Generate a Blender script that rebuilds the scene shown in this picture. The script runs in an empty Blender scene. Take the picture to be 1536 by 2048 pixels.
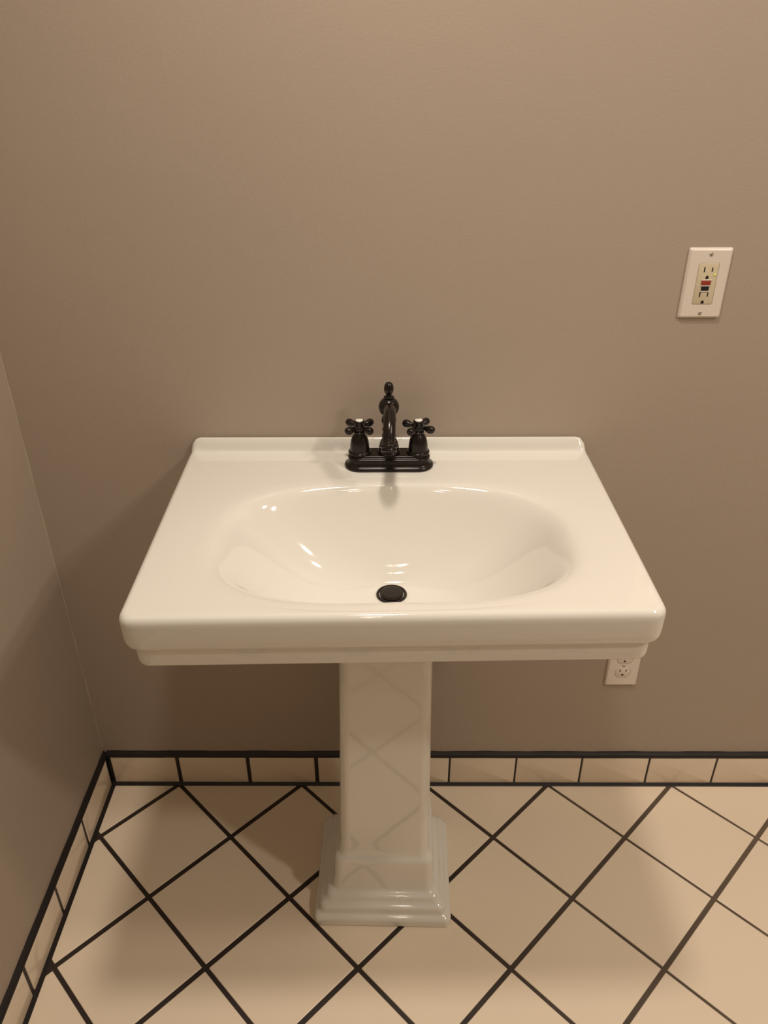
import bpy, bmesh, math, random
from math import sin, cos, pi, radians as R
from mathutils import Vector, Matrix
random.seed(7)
C = bpy.context.scene.collection

# ------------------------------------------------------------------ helpers
def obj(name, verts, faces, mat, parent=None, smooth=True, loc=None, flat_angle=None):
    me = bpy.data.meshes.new(name)
    me.from_pydata([tuple(v) for v in verts], [], faces)
    bm = bmesh.new(); bm.from_mesh(me)
    bmesh.ops.recalc_face_normals(bm, faces=bm.faces[:])
    bm.to_mesh(me); bm.free()
    me.polygons.foreach_set('use_smooth', [smooth]*len(me.polygons))
    if flat_angle and smooth:
        me.set_sharp_from_angle(angle=R(flat_angle))
    me.materials.append(mat)
    o = bpy.data.objects.new(name, me); C.objects.link(o)
    if parent: o.parent = parent
    if loc: o.location = loc
    return o

def empty(name, loc=(0, 0, 0), rz=0.0):
    o = bpy.data.objects.new(name, None); C.objects.link(o)
    o.location = loc; o.rotation_euler = (0, 0, rz); o.empty_display_size = .05
    return o

def tag(o, label, cat, group=None):
    o['label'] = label; o['category'] = cat
    if group: o['group'] = group
    return o

def structure(o, label):
    o['kind'] = 'structure'; o['label'] = label; o['category'] = o.name.split('_')[0]
    return o

class MB:
    """collects shapes into one mesh"""
    def __init__(s): s.v = []; s.f = []
    def add(s, verts, faces, M=None):
        b = len(s.v)
        s.v += [(M @ Vector(p)) if M else Vector(p) for p in verts]
        s.f += [tuple(b+i for i in f) for f in faces]
        return s
    def rings(s, rings, cap0=True, cap1=True, M=None):
        n = len(rings[0]); v = [p for r in rings for p in r]; f = []
        for k in range(len(rings)-1):
            for i in range(n):
                j = (i+1) % n
                f.append((k*n+i, k*n+j, (k+1)*n+j, (k+1)*n+i))
        if cap0: f.append(tuple(range(n)))
        if cap1: f.append(tuple((len(rings)-1)*n+i for i in range(n)))
        return s.add(v, f, M)
    def lathe(s, prof, n=48, M=None):
        """prof = [(radius, z)], closed with tiny caps"""
        rr = [[(r*cos(2*pi*i/n), r*sin(2*pi*i/n), z) for i in range(n)] for r, z in prof]
        return s.rings(rr, True, True, M)
    def tube(s, pts, rad, n=32, M=None):
        pts = [Vector(p) for p in pts]; rr = []
        up = Vector((1, 0, 0))
        for k, p in enumerate(pts):
            t = (pts[min(k+1, len(pts)-1)]-pts[max(k-1, 0)]).normalized()
            a = up - t*up.dot(t); a.normalize(); b = t.cross(a)
            r = rad[k] if isinstance(rad, (list, tuple)) else rad
            rr.append([p+a*r*cos(2*pi*i/n)+b*r*sin(2*pi*i/n) for i in range(n)])
        return s.rings(rr, True, True, M)
    def build(s, name, mat, parent=None, smooth=True, flat_angle=40):
        return obj(name, s.v, s.f, mat, parent, smooth, flat_angle=flat_angle)

def rrect(hx, hy, r, n=10, cx=0, cy=0):
    r = min(r, hx-1e-5, hy-1e-5); out = []
    for (sx, sy, a0) in ((1, 1, 0), (-1, 1, 90), (-1, -1, 180), (1, -1, 270)):
        for i in range(n+1):
            a = R(a0+90*i/n)
            out.append((cx+sx*(hx-r)+r*cos(a), cy+sy*(hy-r)+r*sin(a)))
    return out

def spline(P, n):
    """Catmull-Rom through the points, n steps per span"""
    P = [Vector(p) for p in P]; Q = [2*P[0]-P[1]]+P+[2*P[-1]-P[-2]]; out = []
    for k in range(1, len(Q)-2):
        p0, p1, p2, p3 = Q[k-1:k+3]
        for i in range(n):
            t = i/n
            out.append(.5*((2*p1)+(p2-p0)*t+(2*p0-5*p1+4*p2-p3)*t*t+(3*p1-p0-3*p2+p3)*t**3))
    out.append(P[-1]); return out

def lin(p0, p1, n):
    return [tuple(a+(b-a)*i/n for a, b in zip(p0, p1)) for i in range(n)]

def dense(prof, n=6):
    return [(p.x, p.y) for p in spline([(a, b, 0) for a, b in prof], n)]

# ------------------------------------------------------------------ materials
def mat(name, col, rough=.5, metal=0., spec=.5, coat=0., bump=None, var=None, emit=None):
    m = bpy.data.materials.new(name); m.use_nodes = True
    nt = m.node_tree; b = nt.nodes['Principled BSDF']
    b.inputs['Base Color'].default_value = (*col, 1)
    b.inputs['Roughness'].default_value = rough
    b.inputs['Metallic'].default_value = metal
    b.inputs['Specular IOR Level'].default_value = spec
    b.inputs['Coat Weight'].default_value = coat
    b.inputs['Coat Roughness'].default_value = .04
    tc = nt.nodes.new('ShaderNodeTexCoord')
    if var:                              # (scale, amount): faint colour mottling
        sc, am = var
        n = nt.nodes.new('ShaderNodeTexNoise'); n.inputs['Scale'].default_value = sc
        n.inputs['Detail'].default_value = 3
        nt.links.new(tc.outputs['Object'], n.inputs['Vector'])
        r = nt.nodes.new('ShaderNodeMix'); r.data_type = 'RGBA'
        r.inputs[6].default_value = (*[c*(1-am) for c in col], 1)
        r.inputs[7].default_value = (*[min(1, c*(1+am)) for c in col], 1)
        nt.links.new(n.outputs['Fac'], r.inputs[0])
        nt.links.new(r.outputs[2], b.inputs['Base Color'])
    if bump:                             # list of (scale, distance)
        prev = None
        for sc, di in bump:
            n = nt.nodes.new('ShaderNodeTexNoise'); n.inputs['Scale'].default_value = sc
            n.inputs['Detail'].default_value = 2
            nt.links.new(tc.outputs['Object'], n.inputs['Vector'])
            bp = nt.nodes.new('ShaderNodeBump'); bp.inputs['Distance'].default_value = di
            bp.inputs['Strength'].default_value = 1
            nt.links.new(n.outputs['Fac'], bp.inputs['Height'])
            if prev: nt.links.new(prev.outputs['Normal'], bp.inputs['Normal'])
            prev = bp
        nt.links.new(prev.outputs['Normal'], b.inputs['Normal'])
    if emit:
        b.inputs['Emission Color'].default_value = (*emit[0], 1)
        b.inputs['Emission Strength'].default_value = emit[1]
    return m

M_wall = mat('taupe_wall_paint', (.408, .342, .275), .5, spec=.35, bump=[(260, .00025), (7, .0012)], var=(3, .02))
M_ceil = mat('ceiling_paint', (.52, .49, .44), .9)
M_tile = mat('cream_floor_tile', (.835, .725, .565), .32, spec=.5, bump=[(5, .0012)], var=(9, .02))
M_btile = mat('cream_glazed_tile', (.78, .67, .53), .16, spec=.5, bump=[(9, .0009)], var=(6, .03))
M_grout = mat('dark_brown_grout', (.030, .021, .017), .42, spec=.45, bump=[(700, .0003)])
M_caulk = mat('black_caulk', (.012, .009, .009), .5, bump=[(60, .0006)])
M_bead = mat('wall_paint_bead', (.43, .372, .30), .45)
M_cer = mat('white_porcelain', (.79, .78, .715), .06, spec=.55, coat=.3)
M_bronze = mat('oil_rubbed_bronze', (.012, .008, .0062), .25, metal=.2, spec=.42, var=(60, .2))
M_gap = mat('dark_cavity', (.006, .005, .005), .7)
M_drain = mat('dark_bronze_drain', (.022, .014, .011), .10, metal=.35)
M_por = mat('porcelain_cap', (.85, .83, .78), .12)
M_ink = mat('black_lettering', (.01, .01, .01), .5)
M_plate = mat('white_cover_plate', (.74, .68, .60), .35)
M_ivory = mat('ivory_receptacle', (.60, .53, .37), .35)
M_white = mat('white_receptacle', (.70, .63, .54), .35)
M_red = mat('red_button', (.30, .035, .02), .4)
M_black = mat('black_button', (.012, .011, .014), .35)
M_screw = mat('painted_screw', (.55, .50, .42), .3, metal=.3)
M_led = mat('green_indicator', (.5, .6, .10), .3, emit=((.6, .8, .1), .22))
M_trim = mat('lamp_trim', (.8, .79, .76), .4)

# floor grout paler to the right of the sink: light sheen painted into its colour
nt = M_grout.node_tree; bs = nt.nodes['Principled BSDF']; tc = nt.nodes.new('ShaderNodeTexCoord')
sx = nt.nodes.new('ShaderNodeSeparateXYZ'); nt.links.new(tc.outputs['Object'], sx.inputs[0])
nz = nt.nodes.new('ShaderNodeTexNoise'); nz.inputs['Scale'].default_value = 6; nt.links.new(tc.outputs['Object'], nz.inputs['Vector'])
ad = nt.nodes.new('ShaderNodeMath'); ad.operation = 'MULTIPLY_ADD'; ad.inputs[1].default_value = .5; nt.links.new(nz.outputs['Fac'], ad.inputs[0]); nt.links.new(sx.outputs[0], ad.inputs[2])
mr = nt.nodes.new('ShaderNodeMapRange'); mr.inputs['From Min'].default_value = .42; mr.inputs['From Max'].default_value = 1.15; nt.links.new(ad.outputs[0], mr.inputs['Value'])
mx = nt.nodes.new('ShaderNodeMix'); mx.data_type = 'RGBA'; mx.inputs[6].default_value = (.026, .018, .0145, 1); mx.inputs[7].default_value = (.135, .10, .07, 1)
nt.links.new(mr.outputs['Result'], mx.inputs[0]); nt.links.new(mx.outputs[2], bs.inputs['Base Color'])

# ------------------------------------------------------------------ room shell
XL, XR, YB, YF, ZC = -.622, 2.35, 0.0, -2.7, 2.44
def slab(name, lo, hi, m, label):
    x0, y0, z0 = lo; x1, y1, z1 = hi
    v = [(x0, y0, z0), (x1, y0, z0), (x1, y1, z0), (x0, y1, z0), (x0, y0, z1), (x1, y0, z1), (x1, y1, z1), (x0, y1, z1)]
    f = [(0, 1, 2, 3), (4, 5, 6, 7), (0, 1, 5, 4), (1, 2, 6, 5), (2, 3, 7, 6), (3, 0, 4, 7)]
    return structure(obj(name, v, f, m, smooth=False), label)
T = .1
slab('wall_back', (XL-T, YB, -.05), (XR+T, YB+T, ZC+.05), M_wall, 'taupe painted wall behind the sink')
slab('wall_left', (XL-T, YF-T, -.05), (XL, YB, ZC+.05), M_wall, 'taupe painted side wall left of the sink')
slab('wall_right', (XR, YF-T, -.05), (XR+T, YB, ZC+.05), M_wall, 'taupe painted wall to the right of the room')
slab('wall_front', (XL, YF-T, -.05), (XR, YF, ZC+.05), M_wall, 'taupe painted wall opposite the sink')
slab('ceiling', (XL, YF, ZC), (XR, YB, ZC+.05), M_ceil, 'pale painted ceiling')

# corner bead: the paint line where the two walls meet
bead = MB()
n = 60; ring = []
for k in range(n+1):
    z = .104+(ZC-.104)*k/n
    w = .0016+.0005*sin(k*1.7)+.0004*sin(k*4.1)
    ring.append([(XL-.001, -w, z), (XL+w*.55, -w*.55, z), (XL+w, .001, z), (XL-.001, .001, z)])
bead.rings(ring)
structure(bead.build('trim_1', M_bead), 'thin pale caulk line in the wall corner')

# floor: diagonal square tiles, each clipped by the room outline, over dark grout
def clip(poly, a, b, c):                 # keep a*x+b*y+c >= 0
    out = []
    for i in range(len(poly)):
        p, q = poly[i], poly[(i+1) % len(poly)]
        dp, dq = a*p[0]+b*p[1]+c, a*q[0]+b*q[1]+c
        if dp >= 0: out.append(p)
        if (dp >= 0) != (dq >= 0):
            t = dp/(dp-dq); out.append((p[0]+(q[0]-p[0])*t, p[1]+(q[1]-p[1])*t))
    return out

def area(P): return .5*sum(P[i][0]*P[(i+1) % len(P)][1]-P[(i+1) % len(P)][0]*P[i][1] for i in range(len(P)))

def inset_poly(P, w):
    """move every edge of a convex counter-clockwise polygon inwards by w"""
    Q = list(P)
    for i in range(len(P)):
        p, q = P[i], P[(i+1) % len(P)]
        L = math.hypot(q[0]-p[0], q[1]-p[1])
        if L < 1e-6: continue
        nx, ny = -(q[1]-p[1])/L, (q[0]-p[0])/L
        Q = clip(Q, nx, ny, -(nx*p[0]+ny*p[1])-w)
        if len(Q) < 3: return []
    return Q

def round_poly(P, r):
    out = []
    n = len(P)
    for i in range(n):
        p0, p, p1 = Vector(P[i-1]), Vector(P[i]), Vector(P[(i+1) % n])
        a, b = (p0-p), (p1-p)
        ra = min(r, a.length*.4, b.length*.4)
        A, B = p+a.normalized()*ra, p+b.normalized()*ra
        for t in (0, .33, .67, 1):
            q = A*(1-t)**2+p*2*t*(1-t)+B*t*t
            out.append((q.x, q.y))
    return out

GX, GY, GH, GS = -.4535, -.0097, .1469, -.0065
def gw_a(x): return .0088 if x < .2 else max(.0058, .0088-(x-.2)*.0085)     # joints running down to the right
def gw_b(x): return .0104 if x < 0 else .0094                              # joints running down to the left
floor = MB()
for i in range(-8, 24):
    for j in range(-3, 22):
        if (i+j) % 2 == 0: continue
        # tile centred on (i, j); its corners are grid crossings
        cx, cy = GX+i*GH, GY-j*GH
        if cx < XL-.2 or cx > XR+.2 or cy < YF-.2 or cy > .2: continue
        h = GH
        P = [(cx+h, cy), (cx, cy+h), (cx-h, cy), (cx, cy-h)]
        P = [(x+GS*y, y) for x, y in P]
        # edges in order: upper right '\', upper left '/', lower left '\', lower right '/'
        Q = list(P)
        for e in range(4):
            p, q = P[e], P[(e+1) % 4]
            mx = (p[0]+q[0])/2
            w = (gw_a(mx) if e in (0, 2) else gw_b(mx))/2
            L = math.hypot(q[0]-p[0], q[1]-p[1]); nx, ny = -(q[1]-p[1])/L, (q[0]-p[0])/L
            Q = clip(Q, nx, ny, -(nx*p[0]+ny*p[1])-w)
        for a, b, c in ((1, 0, -(XL+.0155)), (-1, 0, XR-.004), (0, -1, -.0145), (0, 1, -YF-.004)):
            Q = clip(Q, a, b, c)
            if len(Q) < 3: break
        if len(Q) < 3 or abs(area(Q)) < 2e-5: continue
        if area(Q) < 0: Q = Q[::-1]
        tilt = random.uniform(-.00025, .00025)
        rings = []
        for ins, z in ((0, -.004), (0, -.0012), (.0005, -.0004), (.0014, 0)):
            RP = round_poly(Q, .0016); mx = sum(p[0] for p in RP)/len(RP); my = sum(p[1] for p in RP)/len(RP)
            rg = []
            for x, y in RP:
                L = math.hypot(x-mx, y-my)+1e-9; k = 1-ins*1.25/L if L > ins*3 else .6
                rg.append((mx+(x-mx)*k, my+(y-my)*k, z+(tilt*(x-cx)/h if z > -.002 else 0)))
            rings.append(rg)
        if len(rings) == 4: floor.rings(rings, False, True)
fl = floor.build('floor', M_tile, smooth=False)
structure(fl, 'cream square floor tiles laid diagonally with dark grout')
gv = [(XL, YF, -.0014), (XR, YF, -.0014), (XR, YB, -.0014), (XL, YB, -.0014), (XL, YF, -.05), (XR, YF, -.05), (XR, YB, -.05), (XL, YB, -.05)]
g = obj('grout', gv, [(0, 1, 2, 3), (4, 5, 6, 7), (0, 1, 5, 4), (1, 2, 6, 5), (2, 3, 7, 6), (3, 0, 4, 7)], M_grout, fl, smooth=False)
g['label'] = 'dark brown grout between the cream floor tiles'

# tiled baseboards. Local frame: u along the wall, w out of the wall
def baseboard(name, joints, gaps, to_world, label, u_end0, u_end1, cap_w, seed):
    rnd = random.Random(seed)
    mb = MB()
    TH, ZB, ZT = .0085, .0055, .0895
    for k in range(len(joints)-1):
        a = joints[k]+gaps[k]/2; b = joints[k+1]-gaps[k+1]/2
        if b-a < .004: continue
        zt = ZT+rnd.uniform(-.0006, .0006)
        mid, hw = (a+b)/2, (b-a)/2; zc, hz = (ZB+zt)/2, (zt-ZB)/2
        rr = []
        for ins, w in ((0, .001), (0, TH-.0016), (.0005, TH-.0005), (.0016, TH)):
            rr.append([to_world(u, w, z) for u, z in rrect(hw-ins, hz-ins, .0022, 4, mid, zc)])
        mb.rings(rr, False, True)
    o = structure(mb.build(name, M_btile, smooth=True, flat_angle=50), label)
    # grout bed behind the joints
    gb = MB()
    p = [(u_end0, .0006, 0), (u_end1, .0006, 0), (u_end1, .0006, .092), (u_end0, .0006, .092)]
    q = [(u, TH-.0018, z) for u, _, z in p]
    gb.add([to_world(*x) for x in p+q], [(0, 1, 2, 3), (4, 5, 6, 7), (0, 1, 5, 4), (1, 2, 6, 5), (2, 3, 7, 6), (3, 0, 4, 7)])
    gb.build('grout', M_caulk, o, smooth=False)
    # black caulk bead on the top edge
    cb = MB(); n = 120; rr = []
    for k in range(n+1):
        u = u_end0+(u_end1-u_end0)*k/n
        d = .0006*sin(k*.9+seed)+.0005*sin(k*2.3)
        rr.append([to_world(u, w, z) for w, z in ((.0004, .088), (TH+.0003, .0885+d*.3), (TH+.0012+d*.4, .0935), (TH*.75, .0975+d*.3), (cap_w*.3, .1015+d), (.0004, .1030+d))])
    cb.rings(rr); c = cb.build('top_bead', M_caulk, o, flat_angle=70)
    c['label'] = 'black caulk line along the top of the tiles'
    # dark grout line at the foot
    fb = MB(); rr = []
    for k in range(n+1):
        u = u_end0+(u_end1-u_end0)*k/n
        d = .0004*sin(k*1.3+seed)
        rr.append([to_world(u, w, z) for w, z in ((.0004, -.001), (TH+.0052, -.001), (TH+.0048, -.0006), (TH+.0004, .0026), (TH-.0012, .0062+d), (.0004, .0062))])
    fb.rings(rr); fb.build('foot_joint', M_caulk, o, flat_angle=70)
    return o
jx = [XL+.0125, -.449, -.283, -.122, .032, .192, .348, .502, .6595, .8168]
gx = [.007, .0088, .0085, .0088, .006, .0042, .0040, .0042, .0044, .0044]
while jx[-1] < XR-.2: jx.append(jx[-1]+.1575); gx.append(.0044)
jx.append(XR-.004); gx.append(.004)
baseboard('baseboard_back', jx, gx, lambda u, w, z: (u, -w, z), 'row of cream tiles along the foot of the back wall', XL+.009, XR-.001, .004, 1)
jy = [.0125, .182, .342, .502, .662]; gy = [.007, .0088, .0088, .0095, .0095]
while jy[-1] < 2.5: jy.append(jy[-1]+.16); gy.append(.0045)
jy.append(2.69); gy.append(.004)
baseboard('baseboard_left', jy, gy, lambda u, w, z: (XL+w, -u, z), 'row of cream tiles along the foot of the left wall', .001, 2.698, .006, 2)

# ------------------------------------------------------------------ pedestal sink
DK = .890                                         # deck height
sink = empty('pedestal_sink', (.0494, -.001, 0))
tag(sink, 'white porcelain pedestal sink with oval bowl standing on the diagonal tiles', 'sink')
HX, HY = .3637, .2490                             # half size of the slab
BC = Vector((.0042, -.2990))                      # bowl centre
BA, BB, BN = .2640, .1600, 2.75                   # bowl half sizes, squareness
DC = Vector((.0017, -.2525)); DR = .0235          # drain centre, radius
DZ = .1460                                        # bowl depth
NA = 480
TH_ = [2*pi*i/NA for i in range(NA)]

def super_r(t, a=BA, b=BB, n=BN):
    return 1/((abs(cos(t))/a)**n+(abs(sin(t))/b)**n)**(1/n)

def rect_ring(ins, r):
    """polar samples (about the bowl centre) of the slab outline, inset"""
    hx, hy = HX-ins, HY-ins; out = []
    r = max(r, .001)
    for t in TH_:
        dx, dy = cos(t), sin(t)
        lo, hi = 0.0, .8
        for _ in range(34):
            m = (lo+hi)/2
            x = abs(BC.x+dx*m); y = abs(BC.y+dy*m+HY)
            qx, qy = x-(hx-r), y-(hy-r)
            d = math.hypot(max(qx, 0), max(qy, 0))+min(max(qx, qy), 0)-r
            if d < 0: lo = m
            else: hi = m
        out.append((BC.x+dx*lo, BC.y+dy*lo))
    return out

def lip(y, x=0):
    """raised back ledge: cove then rounded top"""
    s = (-y-.0045)/.0090                          # 0 on the ledge .. 1 on the deck
    s = max(0, min(1, s))
    e = .018 if x > 0 else .009
    d = max(0, min(1, (abs(x)-(HX-e))/e))   # ends of the ledge are rounded
    return (.0270-.011*(1-math.sqrt(1-d*d)))*(1-s)**2*(1+2*s)

def warp(x, y, z):
    # the casting is a touch deeper on its left side, like the real one
    return (x-.017*(y)*1.0, y*(1-.046*x), z)

rings = []
# bowl, from the drain outwards
hs = [0.0]+[(k/56) for k in range(1, 57)]+[1+.16*(k/14) for k in range(1, 15)]
def bowl_z(h, t):
    p = 2.6
    d = DZ*(1-h**p)
    eps = .013+.011*abs(cos(t))-.004*max(0, sin(t))
    return -.5*(d+math.sqrt(d*d+eps*eps))+.5*(-DZ+math.sqrt(DZ*DZ+eps*eps))*0
for h in hs:
    rg = []
    for t in TH_:
        rim = BC+Vector((cos(t), sin(t)))*super_r(t)
        if h <= 1:
            p = BC+(DC-BC)*(1-h)**2+Vector((cos(t), sin(t)))*(super_r(t)*h+DR*(1-h)**2)
        else:
            p = BC+(rim-BC)*h
        rg.append((p.x, p.y, DK+bowl_z(h, t)))
    rings.append(rg)
last = rings[-1]
ED = [(.0095, 0), (.0068, -.0004), (.0043, -.0016), (.0024, -.0036), (.0009, -.0064), (.0001, -.0098),
      (0, -.016), (.0002, -.030), (.0005, -.040), (.0010, -.0455), (.0026, -.0510), (.0050, -.0548), (.0075, -.0566), (.0095, -.0573)]
first = rect_ring(ED[0][0], .016)
K = 80
for k in range(1, K+1):
    s = k/K
    rings.append([(last[i][0]*(1-s)+first[i][0]*s, last[i][1]*(1-s)+first[i][1]*s, DK+(last[i][2]-DK)*(1-s)**2*(1 if k < K else 0)) for i in range(NA)])
for ins, dz in ED[1:]:
    rr = rect_ring(ins, .020-ins*.3)
    rings.append([(x, y, DK+dz) for x, y in rr])
# second, set-back tier
for ins, dz in [(.0108, -.0575), (.0114, -.0585), (.0116, -.061), (.0119, -.076), (.0122, -.083), (.0132, -.0885), (.0155, -.0917), (.0190, -.0930), (.030, -.0932), (.05, -.0932)]:
    rr = rect_ring(ins, .014)
    rings.append([(x, y, DK+dz) for x, y in rr])
# underside belly of the bowl
under = rings[-1]
for k in range(1, 25):
    s = k/24
    rg = []
    for i, t in enumerate(TH_):
        rad = super_r(t, .235, .14, 2.4)
        cc = Vector((.0, -.262))
        bx, by = cc.x+cos(t)*rad*(1-.8*max(0, (s-.3)/.7)**1.3), cc.y+sin(t)*rad*(1-.8*max(0, (s-.3)/.7)**1.3)
        w = min(1, s/.3)
        z = DK-.0932-.1*max(0, (s-.25)/.75)**.62
        rg.append((under[i][0]*(1-w)+bx*w, under[i][1]*(1-w)+by*w, z))
    rings.append(rg)
out = []
for rg in rings:
    rr = []
    for x, y, z in rg:
        w = max(0, min(1, (z-(DK-.045))/.045))
        rr.append(warp(x, y, z+lip(y, x)*w))
    out.append(rr)
b = MB(); b.rings(out, True, True)
basin = b.build('basin', M_cer, sink, flat_angle=None)
basin['label'] = 'white rectangular basin with oval bowl and raised back ledge'

# drain
dcw = warp(DC.x, DC.y, 0)
zb = DK-DZ-.0008
Md = Matrix.Translation((dcw[0], dcw[1], zb))
d = MB()
d.lathe([(.0001, -.004), (.0230, -.004), (.0250, .0004), (.0256, .0016), (.0250, .0027), (.0236, .0032), (.0216, .0030), (.0206, .0020), (.0203, -.003), (.0001, -.0032)], 64, Md)
drain = d.build('drain', M_drain, sink); drain['label'] = 'dark bronze drain flange at the bottom of the bowl'
s_ = MB()
s_.lathe([(.0001, -.002), (.0186, -.002), (.0193, .0016), (.0193, .0036), (.0186, .0047), (.0168, .0052), (.0120, .0050), (.0060, .0053), (.0001, .0054)], 64, Md)
s_.build('stopper', M_drain, drain)

# pedestal column with stepped foot
ped = MB()
prof = [(.0030, 0), (.0006, .0015), (0, .0045), (0, .0165), (.0008, .0200), (.0030, .0232), (.0062, .0250), (.0090, .0262), (.0103, .0285), (.0108, .0320),
        (.0112, .0390), (.0124, .0425), (.0150, .0448), (.0184, .0466), (.0212, .0500), (.0224, .0525), (.0230, .0550), (.0237, .0580), (.0252, .0605), (.0284, .0628),
        (.0326, .0642), (.0352, .0668), (.0364, .0720), (.0380, .1000), (.0396, .1330), (.0402, .1440), (.0411, .1482), (.0430, .1512), (.0458, .1530),
        (.0478, .1560), (.0492, .1630), (.0500, .1740), (.0507, .1920), (.0512, .2400), (.0530, .35), (.0556, .50), (.0580, .64), (.0586, .70)]
BX, BY = .1372, .1225
rr = []
for ins, z in prof:
    rad = .0130+ins*.12
    lean = .0035*min(1, z/.19)+.0045*max(0, (z-.19)/.5)
    rr.append([(x+lean, y, z) for x, y in rrect(BX-ins, BY-ins*.86, rad, 10, 0, ins*.14)])
ped.rings(rr)
pd = ped.build('pedestal', M_cer, sink, flat_angle=None)
pd.location = (-.0108, -.2435, 0); pd.rotation_euler = (0, 0, R(-1.0))
pd['label'] = 'square porcelain column flaring to a stepped foot'
for o in (pd,):
    bv = o.modifiers.new('w', 'WEIGHTED_NORMAL'); bv.keep_sharp = True

# ------------------------------------------------------------------ faucet
FX, FY = .0511, -.0690
fau = empty('faucet', (FX, FY, DK))
tag(fau, 'dark oil-rubbed bronze faucet with curved spout on the back of the sink', 'faucet')
base = MB(); rr = []
for ins, z in dense([(.0012, 0), (0, .0016), (0, .0040), (.0014, .0062), (.0038, .0078), (.0056, .0110), (.0066, .0150), (.0066, .0168), (.0060, .0182), (.0068, .0200), (.0094, .0216), (.0108, .0226), (.0104, .0238), (.0112, .0252), (.0130, .0260), (.0170, .0262)], 4):
    hx, hy = .0778-ins, .0282-ins*.95
    ring = []
    r = hy*.98
    for x, y in rrect(hx, hy, r, 20): ring.append((x, y, z))
    rr.append(ring)
base.rings(rr); fb = base.build('base_plate', M_bronze, fau, flat_angle=None)

body = MB()
body.lathe(dense([(.0190, .0255), (.0196, .0280), (.0192, .0300), (.0176, .0310), (.0174, .0345), (.0168, .0400), (.0150, .0460), (.0126, .0510), (.0112, .0540), (.0122, .0560), (.0122, .0585),
                  (.0110, .0605), (.0102, .0640), (.0104, .0665), (.0114, .0685), (.0114, .0705), (.0104, .0725), (.0100, .0770), (.0110, .0800), (.0124, .0840), (.0127, .0875), (.0120, .0910), (.0106, .0940), (.0100, .0970), (.0108, .1000)], 3), 48)
bd = body.build('spout_body', M_bronze, fau, flat_angle=None)
# ball
ball = MB(); bz = .1110; br = .0175
ball.lathe([(max(.0001, br*sin(pi*k/32)), bz-br*cos(pi*k/32)) for k in range(33)], 48)
ball.build('ball_joint', M_bronze, fau, flat_angle=None)
fin = MB()
fin.lathe(dense([(.0085, .1275), (.0088, .1295), (.0068, .1305), (.0046, .1318), (.0044, .1335), (.0058, .1350), (.0074, .1385), (.0082, .1425), (.0079, .1470), (.0066, .1515), (.0038, .1545), (.0001, .1555)], 4), 40)
fin.build('finial', M_bronze, fau, flat_angle=None)
# spout
sp = MB()
path = spline([(.0008, -.006, .1120), (.0012, -.022, .1160), (.0016, -.040, .1205), (.0016, -.058, .1208), (.0012, -.075, .1150), (.0006, -.0875, .1050), (0, -.0945, .0935), (0, -.0985, .0865)], 6)
nP = len(path)
sp.tube(path, [.0098+.0004*(k/nP) for k in range(nP)], 36)
spo = sp.build('spout', M_bronze, fau, flat_angle=60)
tip = MB()
dirv = (path[-1]-path[-5]).normalized()
Mt = Matrix.Translation(path[-1]) @ Vector((0, 0, 1)).rotation_difference(dirv).to_matrix().to_4x4()
tip.lathe(dense([(.0099, -.0090), (.0114, -.0078), (.0114, -.0062), (.0108, -.0048), (.0124, -.0025), (.0156, .0000), (.0162, .0024), (.0152, .0040), (.0130, .0048), (.0129, .0068), (.0131, .0090), (.0126, .0106), (.0114, .0112)], 4)+[(.0098, .0110), (.0095, .0080), (.0001, .0078)], 48, Mt)
tip.build('aerator', M_bronze, spo, flat_angle=60)

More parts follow.
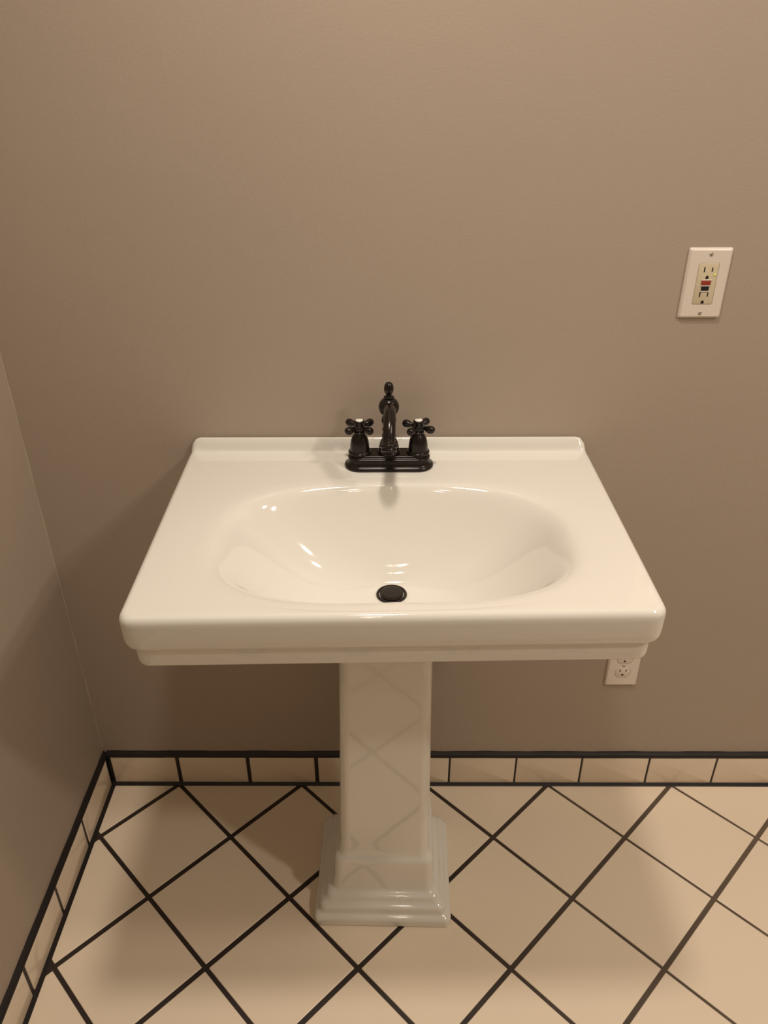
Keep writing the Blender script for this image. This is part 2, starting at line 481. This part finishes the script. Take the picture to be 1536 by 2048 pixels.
def handle(x, rot, letter):
    r = empty('handle', (x, .001, 0)); r.parent = fau
    bell = MB()
    bell.lathe(dense([(.0200, .0258), (.0204, .0276), (.0196, .0292), (.0180, .0300), (.0174, .0320), (.0172, .0360), (.0170, .0420), (.0160, .0490), (.0140, .0550), (.0116, .0595), (.0096, .0618), (.0092, .0632),
                      (.0102, .0640), (.0103, .0660), (.0092, .0672), (.0070, .0676)], 4), 48)
    return r, bell
for x, rot, letter in ((-.0508, 45, 'H'), (.0508, 57, 'C')):
    bell = MB()
    bell.lathe(dense([(.0198, .0258), (.0202, .0276), (.0194, .0292), (.0178, .0300), (.0170, .0320), (.0168, .0360), (.0164, .0420), (.0153, .0485), (.0132, .0545), (.0108, .0590), (.0092, .0612), (.0088, .0626),
                      (.0099, .0634), (.0100, .0654), (.0088, .0666), (.0070, .0670)], 4), 48, Matrix.Translation((x, .0, 0)))
    hb = bell.build('handle_stem', M_bronze, fau, flat_angle=None)
    cr = MB()
    Mx = Matrix.Translation((x, 0, 0)) @ Matrix.Rotation(R(rot), 4, 'Z')
    cr.lathe(dense([(.0066, .0660), (.0076, .0680), (.0080, .0720), (.0078, .0760), (.0082, .0790), (.0092, .0815), (.0094, .0840), (.0088, .0855), (.0076, .0862), (.0060, .0862)], 4), 40, Mx)
    for q in range(4):
        Ma = Mx @ Matrix.Rotation(q*pi/2, 4, 'Z') @ Matrix.Translation((0, 0, .0742)) @ Matrix.Rotation(pi/2, 4, 'Y')
        cr.lathe(dense([(.0040, .004), (.0040, .0085), (.0034, .0110), (.0038, .0140), (.0054, .0175), (.0066, .0215), (.0068, .0250), (.0060, .0285), (.0040, .0308), (.0001, .0318)], 4), 28, Ma)
    hc = cr.build('cross_handle', M_bronze, fau, flat_angle=60)
    cap = MB()
    cap.lathe([(.0068, .0860), (.0068, .0866), (.0060, .0873), (.0040, .0878), (.0020, .08805), (.0001, .0881)], 40, Matrix.Translation((x, 0, 0)))
    cp = cap.build('porcelain_cap', M_por, hc, flat_angle=None)
    cp['label'] = 'small white porcelain cap lettered '+letter
    lt = MB()
    def bar(x0, y0, x1, y1, w=.00075):
        a = Vector((x0, y0)); c = Vector((x1, y1)); dd = (c-a).normalized(); nn = Vector((-dd.y, dd.x))*w/2
        P = [a-nn, c-nn, c+nn, a+nn]
        v = [(x+p.x, p.y, .0866) for p in P]+[(x+p.x, p.y, .0883) for p in P]
        lt.add(v, [(0, 1, 2, 3), (4, 5, 6, 7), (0, 1, 5, 4), (1, 2, 6, 5), (2, 3, 7, 6), (3, 0, 4, 7)])
    if letter == 'H':
        bar(-.0020, .0008, -.0020, .0048); bar(.0020, .0008, .0020, .0048); bar(-.0020, .0028, .0020, .0028, .0005)
    else:
        A = [(-.0004+.0021*cos(R(a)), .0028+.0021*sin(R(a))) for a in range(50, 311, 26)]
        for k in range(len(A)-1): bar(*A[k], *A[k+1], w=.0006)
    lt.build('letter', M_ink, hc, smooth=False)

# ------------------------------------------------------------------ wall outlets
def face(u, z, w): return (u, -w, z)
def prism(mb, ring2d, w0, w1, bev=.0):
    rr = [[face(u, z, w0) for u, z in ring2d(0)], [face(u, z, w1-bev) for u, z in ring2d(0)]]
    if bev: rr += [[face(u, z, w1-bev*.3) for u, z in ring2d(bev*.35)], [face(u, z, w1) for u, z in ring2d(bev)]]
    else: rr.append([face(u, z, w1) for u, z in ring2d(0)])
    mb.rings(rr)
def rect_fn(hx, hz, r, cx=0, cz=0, n=5): return lambda i: rrect(hx-i, hz-i, max(r-i, .0002), n, cx, cz)
def half_round(cx, cz, w, h):
    """grounding hole: round above, flat below"""
    P = [(cx-w, cz-h), (cx+w, cz-h), (cx+w, cz)]+[(cx+w*cos(R(a)), cz+w*sin(R(a))) for a in range(15, 180, 15)]+[(cx-w, cz)]
    return lambda i: P
def plate_with_holes(name, holes, parent, m):
    """cover plate: bevelled rim ring + flat face cut around the openings"""
    hx, hz, th, bv = .0349, .0571, .0058, .0036
    bm = bmesh.new()
    def loop(pts, w): return [bm.verts.new(face(u, z, w)) for u, z in pts]
    def bridge(a, b):
        for i in range(len(a)):
            j = (i+1) % len(a); bm.faces.new((a[i], a[j], b[j], b[i]))
    l0 = loop(rrect(hx, hz, .0030, 5), 0); l1 = loop(rrect(hx, hz, .0030, 5), .0022)
    l2 = loop(rrect(hx-bv*.45, hz-bv*.45, .0028, 5), .0046); l3 = loop(rrect(hx-bv, hz-bv, .0024, 5), th)
    bridge(l0, l1); bridge(l1, l2); bridge(l2, l3)
    edges = [e for e in bm.edges if e.verts[0] in l3 and e.verts[1] in l3]
    for pts in holes:
        a = loop(pts, th); b2 = loop(pts, th-.0035)
        bridge(a, b2)
        edges += [e for e in bm.edges if e.verts[0] in a and e.verts[1] in a]
    bmesh.ops.triangle_fill(bm, use_beauty=True, use_dissolve=False, edges=edges)
    bmesh.ops.recalc_face_normals(bm, faces=bm.faces[:])
    me = bpy.data.meshes.new(name); bm.to_mesh(me); bm.free()
    me.polygons.foreach_set('use_smooth', [True]*len(me.polygons)); me.set_sharp_from_angle(angle=R(28))
    me.materials.append(m)
    o = bpy.data.objects.new(name, me); C.objects.link(o); o.parent = parent
    return o
def screw(parent, cx, cz, ang, w=.0058):
    s = MB()
    Ms = Matrix.Translation((cx, -w, cz)) @ Matrix.Rotation(pi/2, 4, 'X')
    s.lathe([(.0001, -.0012), (.0034, -.0012), (.0034, .0002), (.0028, .0009), (.0016, .0013), (.0001, .0014)], 28, Ms)
    o = s.build('screw', M_screw, parent, flat_angle=50)
    t = MB(); a = R(ang)
    P = [Vector((x, z)) for x, z in ((-.00035, -.0029), (.00035, -.0029), (.00035, .0029), (-.00035, .0029))]
    P = [(p.x*cos(a)-p.y*sin(a), p.x*sin(a)+p.y*cos(a)) for p in P]
    t.rings([[face(cx+u, cz+z, w-.0002) for u, z in P], [face(cx+u, cz+z, w+.00148) for u, z in P]])
    t.build('screw_slot', M_gap, o, smooth=False)

# upper outlet with test and reset buttons
go = empty('gfci_outlet', (.5700, 0, 1.1896))
tag(go, 'white wall outlet plate with ivory socket, red and black buttons and green light', 'outlet')
plate_with_holes('cover_plate', [rrect(.0168, .0337, .0022, 5)], go, M_plate)
screw(go, 0, .0478, -12); screw(go, 0, -.0478, -25)
fc = MB(); prism(fc, rect_fn(.0164, .0333, .0020), .0010, .0064, .0008)
rc = fc.build('receptacle', M_ivory, go, flat_angle=40); rc['label'] = 'ivory receptacle face'
def slots(parent, cz, w, sc=1., dx=.0064):
    for sx, h, ww in ((-dx, .0042, .0010), (dx, .0034, .0010)):
        s = MB(); prism(s, rect_fn(ww, h*sc, .0003, sx, cz+.0060*sc, 2), w-.002, w+.00012); s.build('slot', M_gap, parent, smooth=False)
    s = MB(); prism(s, half_round(0, cz-.0062*sc, .0025*sc, .0026*sc), w-.002, w+.00012); s.build('ground_hole', M_gap, parent, smooth=False)
slots(rc, .0172, .0064); slots(rc, -.0233, .0064)
b1 = MB(); prism(b1, rect_fn(.0076, .0035, .0006, 0, .0022), .003, .0078, .0007); b1.build('test_button', M_red, rc, flat_angle=30)['label'] = 'red button'
b2 = MB(); prism(b2, rect_fn(.0062, .0034, .0006, 0, -.0072), .003, .0076, .0006); b2.build('reset_button', M_black, rc, flat_angle=30)['label'] = 'black button'
fr = MB()
for cz in (.0066, -.0026, -.0116): prism(fr, rect_fn(.0088 if cz > -.01 else .0074, .00065, .0003, 0, cz, 2), .003, .0074)
fr.build('button_frame', M_plate, rc, smooth=False)
led = MB()
led.lathe([(.0001, -.001), (.0021, -.001), (.0021, .0003), (.0014, .0011), (.0001, .0014)], 24, Matrix.Translation((.0118, -.0064, .0150)) @ Matrix.Rotation(pi/2, 4, 'X'))
led.build('indicator_light', M_led, rc)['label'] = 'small yellow-green indicator light'

# lower duplex outlet, half hidden behind the sink
lo = empty('duplex_outlet', (.5575, 0, .3695))
tag(lo, 'plain white two-socket outlet low on the wall, partly hidden by the sink', 'outlet')
def sock(cz):
    R0 = .0172; flat = .0142; P = []
    for k in range(64):
        a = 2*pi*k/64; x, z = R0*cos(a), R0*sin(a)
        P.append((x, max(-flat, min(flat, z))+cz))
    return P
plate_with_holes('cover_plate', [sock(.0190), sock(-.0190)], lo, M_plate)
for cz in (.0190, -.0190):
    s = MB()
    def rf(i, cz=cz): return [(u*(1-(i+.0005)/.0172), cz+(z-cz)*(1-(i+.0005)/.0172)) for u, z in sock(cz)]
    prism(s, rf, .001, .0062, .0006)
    so = s.build('socket', M_white, lo, flat_angle=40)
    slots(so, cz, .0062, .95, .0064)
screw(lo, 0, 0, 8)

# ------------------------------------------------------------------ lamps
def downlight(x, y, power, size, label, col, spread=180):
    r = empty('ceiling_light', (x, y, ZC)); tag(r, label, 'ceiling light', 'recessed ceiling lights')
    t = MB()
    t.lathe([(size+.003, -.0005), (size+.030, -.0005), (size+.030, -.004), (size+.024, -.010), (size+.006, -.012), (size+.003, -.006), (size+.0029, -.0005)], 64)
    t.build('trim_ring', M_trim, r)
    L = bpy.data.lights.new('lamp', 'AREA'); L.shape = 'DISK'; L.size = size*2; L.energy = power; L.color = col; L.spread = R(spread)
    lo_ = bpy.data.objects.new('lamp', L); C.objects.link(lo_); lo_.parent = r; lo_.location = (0, 0, -.014)
WARM = (1.0, .865, .74)
downlight(.052, -.52, 9.9, .075, 'round recessed ceiling light directly above the sink', WARM, 150)
downlight(1.30, -.72, 9.2, .075, 'round recessed ceiling light right of the sink, nearer the back wall', WARM)
downlight(1.52, -1.28, 16.0, .075, 'round recessed ceiling light right of the sink, further from the back wall', WARM)
downlight(.05, -1.75, 1.0, .04, 'dim unseen light added behind the camera for glints on the pedestal', WARM)  # added lamp, only there to put highlight streaks on the pedestal steps
downlight(.05, -2.35, 1.0, .04, 'dim unseen light added near the wall opposite the sink for more glints', WARM)  # second added lamp, doubles the streaks on the pedestal

w = bpy.data.worlds.new('World'); bpy.context.scene.world = w; w.use_nodes = True
w.node_tree.nodes['Background'].inputs[0].default_value = (1, .85, .7, 1)
w.node_tree.nodes['Background'].inputs[1].default_value = .002

# ------------------------------------------------------------------ camera
cd = bpy.data.cameras.new('camera'); cam = bpy.data.objects.new('camera', cd); C.objects.link(cam)
cam.location = (.0539, -1.3270, 1.5391)
cam.rotation_euler = (1.0359, .0051, .0066)
cd.sensor_fit = 'HORIZONTAL'; cd.sensor_width = 36; cd.lens = 36*1600.74/1536
cd.clip_start = .01
sc = bpy.context.scene; sc.camera = cam
sc.view_settings.view_transform = 'Standard'; sc.view_settings.look = 'None'
sc.view_settings.gamma = 1; sc.view_settings.use_curve_mapping = False
sc.view_settings.exposure = 0.0
